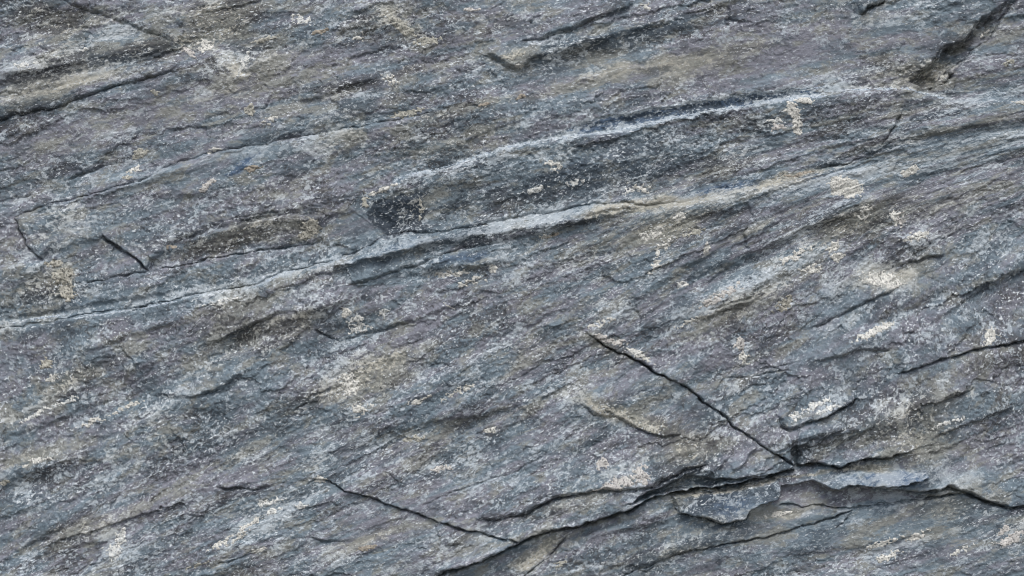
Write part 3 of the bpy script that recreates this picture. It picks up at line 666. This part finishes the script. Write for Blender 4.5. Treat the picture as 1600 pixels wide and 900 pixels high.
s_dark = region("rock_slab", "dark brownish rock slab in the top left corner above the diagonal overhang",
    [(-900,-900)] + B + [(324,74),(368,74),(400,60),(430,0),(470,-100),(700,-900)], group=GRP)
s_lens = region("rock_slab", "dark speckled lens-shaped rock slab below the white and blue vein",
    D_ + [(1414,169),(1391,209),(1377,233)] + E_U[::-1], group=GRP)
s_rband = region("rock_slab", "blue-grey rock slab at the right edge below the deep fracture",
    [(1414,169)] + D_R + [(FAR,110),(FAR,0)] + E_R[::-1] + [(1377,233),(1391,209)], group=GRP)
s_corner = region("rock_slab", "rock slab in the top right corner, right of the deep dark fracture",
    KR + D_R + [(FAR,110),(FAR,-900),(1900,-900)], group=GRP)
s_ledge = region("rock_slab", "pale rounded rock ledge running under the dark lens-shaped slab",
    [(418,436),(442,425),(506,411),(560,392)] + E_U[:10] + LEDGE_LOW[::-1], group=GRP)
s_right = region("rock_slab", "rock slab with cream blotches on the right, upper side of the long diagonal crack",
    R_UP + [(FAR,60),(FAR,400)] + R_LOW[::-1] + FOLD[::-1] + G1[:-2][::-1], group=GRP)
s_fold = region("rock_slab", "folded, rippled rock slab at lower right, above the blue loose chunk",
    FOLD + R_LOW[1:] + [(FAR,400),(FAR,770)] + J2[::-1][:-3] + [(1449,746),(1445,733),(1431,702)] + G2[::-1] + G1[::-1][:3], group=GRP)
s_wedge = region("rock_slab", "rock slab along the bottom edge, below the thin crack that slopes down to the right",
    I_ + H_L[::-1][9:] + [(300,1900),(0,1900),(250,930),(321,889),(371,873),(440,800)], group=GRP)
s_b = region("rock_slab", "grey-brown rock slab along the bottom under the longest dark overhang",
    [(888,836)] + [(895,825),(935,815),(975,802),(1013,782),(1046,770),(1100,763),(1144,758),(1195,746),(1246,734),(1310,734),(1431,702),(1445,733),(1449,746),(1343,761)] + J1[::-1][1:] + [(1340,797)] + J3[::-1][1:] + [(900,960),(700,1900),(600,1900)] + SPLIT[::-1][1:], group=GRP)
s_a = region("rock_slab", "small triangular pale rock slab at bottom centre, left of a short slanting crack",
    H_L[:8] + SPLIT + [(300,1900)], group=GRP)
s_low = region("rock_slab", "blue-grey rock slab filling the bottom right corner below the loose chunks",
    J3 + J1[::-1][0:0] + [(1381,789),(1431,783),(1478,777),(1512,772)] + J2[6:] + [(FAR,770),(FAR,1900),(700,1900),(900,960)], group=GRP)
s_rec = region("rock_wedge", "purple-grey wedge of rock set back beneath the flat blue chunk", RECESS, None, "rock wedge")
s_cl = region("rock_chunk", "dark blue speckled rock chunk with an undercut lower edge, bottom right", CHUNK_L, None, "rock chunk", "loose chunks wedged in the gap")
s_cr = region("rock_chunk", "flat smooth blue rock chunk wedged beneath the folded slab", CHUNK_R, None, "rock chunk", "loose chunks wedged in the gap")
region("broken_end", "pale broken end facing right", FACET, s_banded)
region("fracture_wall", "dark olive flaky wall of the deep fracture", kp, s_band)
region("side_face", "dark brownish side face of the block", F_LOW[:-1] + F_UP[::-1], s_band)
region("facet", "flat purple facet", [(506,334),(554,330),(608,366),(513,389),(503,379)], s_band)
region("dark_patch", "blue-black corner of the lens", [(591,314),(660,302),(648,349),(641,362),(611,364),(574,338)], s_lens)
region("overhanging_lip", "pale overhanging lip", [(753,81),(780,95),(810,108),(832,96),(860,80),(840,61),(807,63),(770,68)], s_top)
region("undercut_lip", "dark undercut lip", LIP + [(1128,745),(1100,763)] + H_L[6:12][::-1], s_mid)
region("thin_layer", None, [(901,630)] + STEPE[1:] + [(1098,702),(1175,685)] + G1[:10][::-1], s_mid)
region("flake", "small pale loose flake", [(22,798),(40,786),(71,774),(61,790),(34,803)], s_mid)
region("fold_nose", "whitish rounded nose of the fold", [(1216,648),(1218,664),(1234,672),(1259,661),(1296,650),(1340,623),(1310,612),(1260,618),(1230,632)], s_right)

POS = np.stack([(X - CX) * F(PX), -H * F(PX), F(ZC) - (Y - CY) * F(PX)], -1)

def build_mesh(name, co, quads, attrs):
    me = bpy.data.meshes.new(name)
    nv, nf = len(co), len(quads)
    me.vertices.add(nv); me.vertices.foreach_set("co", co.astype(F).ravel())
    me.loops.add(nf * 4); me.loops.foreach_set("vertex_index", quads.astype(np.int32).ravel())
    me.polygons.add(nf); me.polygons.foreach_set("loop_start", np.arange(0, nf * 4, 4, dtype=np.int32))
    me.update(calc_edges=True)
    for k, v in attrs.items():
        a = me.attributes.new(k, 'FLOAT_VECTOR', 'POINT'); a.data.foreach_set("vector", v.astype(F).ravel())
    return me

def link(name, me, mat, parent=None, origin=(0, 0, 0)):
    o = bpy.data.objects.new(name, me); SC.collection.objects.link(o); me.materials.append(mat)
    if parent is not None: o.parent = parent
    return o

IDX = np.arange(NX * NY).reshape(NY, NX)
posf = POS.reshape(-1, 3); folf = fol.reshape(-1, 3); m1f = mask1.reshape(-1, 3); m2f = mask2.reshape(-1, 3)
def cut(i, depth):
    m = LAB == i
    if not m.any(): return None
    rr, cc = np.nonzero(m)
    a, b, c_, d = IDX[rr, cc], IDX[rr + 1, cc], IDX[rr + 1, cc + 1], IDX[rr, cc + 1]
    quads = np.stack([a, b, c_, d], -1)
    mp = np.pad(m, 1)
    E = []
    for dr, dc, (u, v) in ((-1, 0, (3, 0)), (1, 0, (1, 2)), (0, -1, (0, 1)), (0, 1, (2, 3))):
        k = ~mp[rr + 1 + dr, cc + 1 + dc]
        E.append(np.stack([quads[k, u], quads[k, v]], -1))
    E = np.concatenate(E)
    ids, inv = np.unique(quads, return_inverse=True); inv = inv.reshape(quads.shape)
    co = posf[ids]
    bid, binv = np.unique(E, return_inverse=True); binv = binv.reshape(E.shape)
    n0, nb = len(ids), len(bid)
    ring = posf[bid].copy(); back = ring.copy(); back[:, 1] = depth
    sk = np.stack([binv[:, 1] + n0, binv[:, 0] + n0, binv[:, 0] + n0 + nb, binv[:, 1] + n0 + nb], -1)
    allid = np.concatenate([ids, bid, bid])
    return np.concatenate([co, ring, back]), np.concatenate([inv, sk]), dict(foliation=folf[allid], stain_shade=m1f[allid], mineral=m2f[allid])

OBJ = {}
for i, s in enumerate(SLABS):
    g = cut(i, 0.30 if s['parent'] is None else 0.22)
    if g is None: continue
    o = link(s['name'], build_mesh(s['name'], *g), ROCK, OBJ.get(s['parent']) if s['parent'] is not None else None)
    if s['label']: o["label"] = s['label']
    if s['parent'] is None:
        o["category"] = s['category']; o["kind"] = "thing"
        if s['group']: o["group"] = s['group']
    OBJ[i] = o

# ------------------------------------------------------------------ lichen crusts and quartz veins: thin ragged crust grown on the slab under them
def bilH(G, x, y):
    fx = np.clip((x - XS[NX0]) / SP + NX0, 0, NX - 1.001); fy = np.clip((y - YS[NY0]) / SP + NY0, 0, NY - 1.001)
    i = fx.astype(np.int32); j = fy.astype(np.int32); fx = (fx - i).astype(F); fy = (fy - j).astype(F)
    return G[j, i] * (1 - fx) * (1 - fy) + G[j, i + 1] * fx * (1 - fy) + G[j + 1, i] * (1 - fx) * fy + G[j + 1, i + 1] * fx * fy
def root_at(x, y):
    c = int(np.clip(np.searchsorted(QX, x), 0, NX - 2)); r = int(np.clip(np.searchsorted(QY, y), 0, NY - 2))
    i = int(LAB[r, c])
    while SLABS[i]['parent'] is not None: i = SLABS[i]['parent']
    return OBJ[i]
def crust(name, kind, field, box, at, thick=0.8, seed=1, rag=0.5, label=None, warp=5.0):
    x0, y0, x1, y1 = box; st = 1.0
    gx, gy = np.meshgrid(np.arange(x0, x1 + st, st, dtype=F), np.arange(y0, y1 + st, st, dtype=F))
    u = bilH(U, gx, gy); v = bilH(V, gx, gy)
    wx = gx + warp * fbm(gx / 22, gy / 18, 3, seed + 3); wy = gy + warp * fbm(gx / 22, gy / 18, 3, seed + 7)
    k = field(wx, wy) + rag * (0.9 * fbm(u / 17, v / 10, 3, seed + 11, 0.75) + 1.1 * fbm(gx / 6.4, gy / 5.2, 2, seed + 17, 0.7))
    m = k > 0.5
    q = m[:-1, :-1] & m[1:, :-1] & m[:-1, 1:] & m[1:, 1:]
    if q.sum() < 6: return
    h = bilH(H, gx, gy) + 0.25 + thick * sstep(0.5, 0.75, k)
    co = np.stack([(gx - CX) * PX, -h * PX, ZC - (gy - CY) * PX], -1).reshape(-1, 3)
    # rim of the crust goes down into the rock
    rr, cc = np.nonzero(q); I = np.arange(gx.size).reshape(gx.shape)
    quads = np.stack([I[rr, cc], I[rr + 1, cc], I[rr + 1, cc + 1], I[rr, cc + 1]], -1)
    qp = np.pad(q, 1); cov = qp[:-1, :-1] & qp[1:, :-1] & qp[:-1, 1:] & qp[1:, 1:]
    edge = (~cov).reshape(-1)
    co[edge, 1] += (0.25 + 0.9) * PX * 0.8
    ids, inv = np.unique(quads, return_inverse=True)
    fo = np.stack([u * .01, v * .01, h * .01], -1).reshape(-1, 3)
    o = link(name, build_mesh(name, co[ids], inv.reshape(quads.shape), dict(foliation=fo[ids])), LICHEN[kind], root_at(*at))
    o["kind"] = "stuff"
    if label: o["label"] = label
def patch(kind, x, y, rx, ry, a=0, v=1.0, rag=0.52, seed=None, name="lichen_patch"):
    ca, sa = math.cos(math.radians(a)), math.sin(math.radians(a))
    f = lambda gx, gy: 1.12 * v * np.exp(-(((( gx - x) * ca - (gy - y) * sa) / rx) ** 2 + (((gx - x) * sa + (gy - y) * ca) / ry) ** 2) * 0.69)
    R = max(rx, ry) * 1.7 + 4
    ex = math.hypot(rx * ca, ry * sa) * 1.7 + 5; ey = math.hypot(rx * sa, ry * ca) * 1.7 + 5
    crust(name, kind, f, (x - ex, y - ey, x + ex, y + ey), (x, y), seed=int(x * 7 + y) % 97 if seed is None else seed, rag=rag)
def vein(kind, poly, w, v=1.0, rag=0.45, name="quartz_vein"):
    p = np.asarray(poly, float)
    def f(gx, gy):
        d, s, t, L = polydist(poly, gx, gy); return v * np.exp(-(d / w) ** 2 * 0.69) * line_env(t, L, 20)
    crust(name, kind, f, (p[:, 0].min() - 12, p[:, 1].min() - 12, p[:, 0].max() + 12, p[:, 1].max() + 12), tuple(p[len(p) // 2] + np.array([0, 4])), thick=0.5, seed=int(p[0, 0]) % 89, rag=rag, warp=1.5)

for q in [('cream',1237,172,13,12,0),('cream',1244,196,8,16,8),('cream',1254,160,14,6,5),('pink',1215,200,16,7,10,.8),('cream',1320,292,25,15,-8,1.2,.5),('cream',1422,268,16,8,15),
          ('white',40,105,26,8,12,.65),('tan',80,412,12,6,0),('tan',96,430,17,15,-20),('tan',106,456,12,14,-10),('tan',487,355,14,14,-20),('tan',478,368,14,7,10),('orange',270,386,11,4,10),
          ('pink',325,290,16,6,35),('pink',294,80,16,5,-45),('white',382,100,6,24,-25,.9),('yellow',243,145,8,5,0),('yellow',390,172,9,9,0),('orange',395,263,14,4,12),  # narrow white crust paints the lit right edge of the broken end
          ('yellow',217,240,16,7,25),('yellow',198,276,8,5,0),('orange',500,48,14,4,15),('yellow',415,62,30,5,15,.75),('yellow',625,40,26,9,-35),('yellow',665,64,24,6,8),
          ('pink',735,13,18,3,5),('yellow',640,176,30,6,10,.9),('orange',757,164,13,4,15),('orange',815,152,10,3,15),('cream',612,127,18,8,-30,.75),('yellow',800,88,26,7,10,.8),('cream',812,103,8,5,0),
          ('cream',540,488,8,8,0,1.1),('white',555,500,16,8,25,.9),('cream',855,368,16,4,15,.8),('orange',866,366,14,2.6,18),('cream',770,420,8,7,0),('pink',950,531,28,7,-20),('cream',1000,556,20,6,-30),
          ('cream',1102,386,5,10,-20),('yellow',1082,362,26,8,15,.7),('cream',1380,436,34,15,-5,.85),('white',1066,445,9,6,10),('pink',1112,470,30,8,28,.75),('tan',1228,470,18,11,30,.8),('cream',1378,512,30,5,24,.85),
          ('pink',1158,540,9,14,10,.95),('cream',1300,385,16,10,20,.8),('cream',1400,340,9,14,0,.75),('cream',1436,366,20,6,5,.75),('cream',1546,530,18,8,30,.9),('pink',968,752,26,10,15,.85),('pink',1000,735,18,12,20,.75),
          ('yellow',644,687,22,5,5,.9),('cream',768,674,10,5,0,1.0),('pink',692,732,26,5,5,.85),('yellow',955,640,20,5,-25,.9),('yellow',1012,668,16,6,-25,1.0),('yellow',985,660,14,5,-30),
          ('white',190,840,10,14,0,.95),('white',178,862,14,12,10,.95),('cream',500,750,12,6,0),('white',425,800,14,6,20,.8),('cream',375,838,26,8,28,.75),('yellow',310,882,26,5,20,.8),('cream',405,860,20,5,20,.85),
          ('tan',72,570,10,8,20),('cream',82,590,14,6,20,.8),('yellow',6,755,12,5,15),('pink',1580,842,26,8,32,.95),('cream',1220,805,26,5,8,.8),('cream',1390,870,26,6,22,.8),('orange',575,855,14,4,15),('yellow',880,880,16,6,25,.75),
          ('orange',1250,272,30,2.6,10),('cream',1590,160,14,3,-6),('yellow',1578,98,12,6,15,.9),('cream',1540,52,10,3,35),('cream',1480,118,8,4,30),('yellow',570,315,7,14,0,.75),('yellow',657,325,6,22,-8,.75),('cream',600,295,30,5,18,.8),
          ('white',350,470,34,5,16,.8),('cream',860,255,10,6,0,.9),('white',838,296,18,6,10,.75),('white',980,300,20,6,0,.7),('cream',1010,10,9,7,0,.8),('white',130,78,12,4,30,.7),('white',1270,632,34,8,25,.75),('white',1480,660,34,5,20,.75),
          ('cream',1020,365,30,10,20,.78),('cream',1035,385,24,8,45,.75),('cream',1025,415,22,8,45,.72),('cream',1060,340,14,6,20,.78),('pink',1135,455,26,8,30,.8),('cream',1240,400,30,9,25,.75),('cream',1270,420,22,9,10,.72),
          ('cream',1310,400,14,12,0,.78),('cream',1350,330,12,16,-20,.75),('pink',1408,342,10,16,10,.78),('cream',1430,372,26,7,10,.75),('cream',1085,500,30,7,20,.72),('cream',940,505,30,8,20,.7),('cream',1360,520,40,6,24,.8),
          ('cream',1545,520,12,9,30,.85),('tan',1225,478,22,9,25,.78),('cream',1165,560,12,10,0,.75),('white',1290,640,26,8,20,.75),('white',1240,650,14,10,20,.72),('pink',950,760,24,8,10,.8),('pink',1005,745,14,10,20,.8),('pink',940,725,16,12,0,.72),
          ('cream',545,600,20,26,10,.72),('cream',560,640,20,14,20,.7),('cream',720,610,34,6,24,.75),('cream',655,625,30,5,22,.75),('white',560,515,22,9,15,.8),('white',600,490,14,7,20,.75),('cream',735,440,26,7,12,.75),('cream',700,428,34,6,8,.8),
          ('cream',390,820,26,7,30,.75),('white',420,785,26,8,15,.75),('cream',345,850,26,7,30,.75),('white',470,790,18,7,0,.72),('cream',190,640,40,5,25,.72),('white',60,645,40,5,25,.72),('white',110,625,36,5,24,.72),('cream',140,660,34,5,22,.72),('cream',60,720,40,4,16,.72),
          ('cream',335,235,20,5,14,.7),('cream',210,265,20,8,20,.7),('cream',420,190,18,8,20,.7),('cream',560,60,14,8,0,.72),('white',470,30,22,10,0,.68),('cream',1380,850,40,8,22,.75),('cream',1430,840,26,7,25,.75),('cream',1500,860,26,6,25,.72),('pink',1568,830,16,6,35,.85),
          ('cream',320,70,22,12,10,.7),('white',1210,190,14,8,0,.7),('cream',870,262,10,8,0,.8),('cream',1000,295,24,9,0,.7),('white',900,285,20,7,10,.68)]:
    patch(*q)
vein('vein', [(600,290),(641,272),(699,261),(746,244),(793,230),(834,222),(901,212),(969,203),(1070,182),(1140,169),(1228,157),(1303,149)], 2.3, 0.9, 0.7)
vein('vein', [(880,203),(935,186),(1002,174),(1070,163),(1195,144),(1262,138),(1310,135)], 2.2, 0.9, 0.7)
vein('vein', [(1313,141),(1360,140),(1418,138),(1448,147),(1495,157)], 2.6, 0.95, 0.6)
vein('vein', [(405,444),(420,437),(442,426)], 2.2, 1.1, 0.25)
vein('vein', [(100,500),(160,491),(230,480),(290,468)], 2.4, 0.9)
vein('vein', [(0,507),(60,497),(120,489)], 3, 0.8)
vein('cream', [(678,465),(690,470),(699,478),(722,487)], 1.8, 1.1, 0.2)
vein('vein', [(1540,130),(1570,145),(1600,152)], 2.6, 0.8)

# ------------------------------------------------------------------ ground at the foot of the face (below the picture)
def ground():
    n = NB("stony earth"); p = node(n.nt, "ShaderNodeNewGeometry").outputs["Position"]
    a = n.noise(p, 1.5, 5, 0.6); b = n.noise(p, 30.0, 4, 0.6)
    col = n.mix(n.rng(a, 0.4, 0.6), (0.16, 0.15, 0.13), (0.24, 0.22, 0.19)); col = n.mix(n.rng(b, 0.45, 0.6, 0, 0.6), col, (0.09, 0.085, 0.08))
    mat = n.finish(col, 0.95, b, 0.8, 0.02)
    me = bpy.data.meshes.new("ground")
    zb = ZC - (YS[-1] - CY) * PX + 0.12
    me.from_pydata([(-150, -200, zb), (150, -200, zb), (150, 60, zb), (-150, 60, zb)], [], [(0, 1, 2, 3)])
    o = link("ground", me, mat); o["kind"] = "structure"; o["label"] = "bare stony ground at the foot of the rock face"
ground()
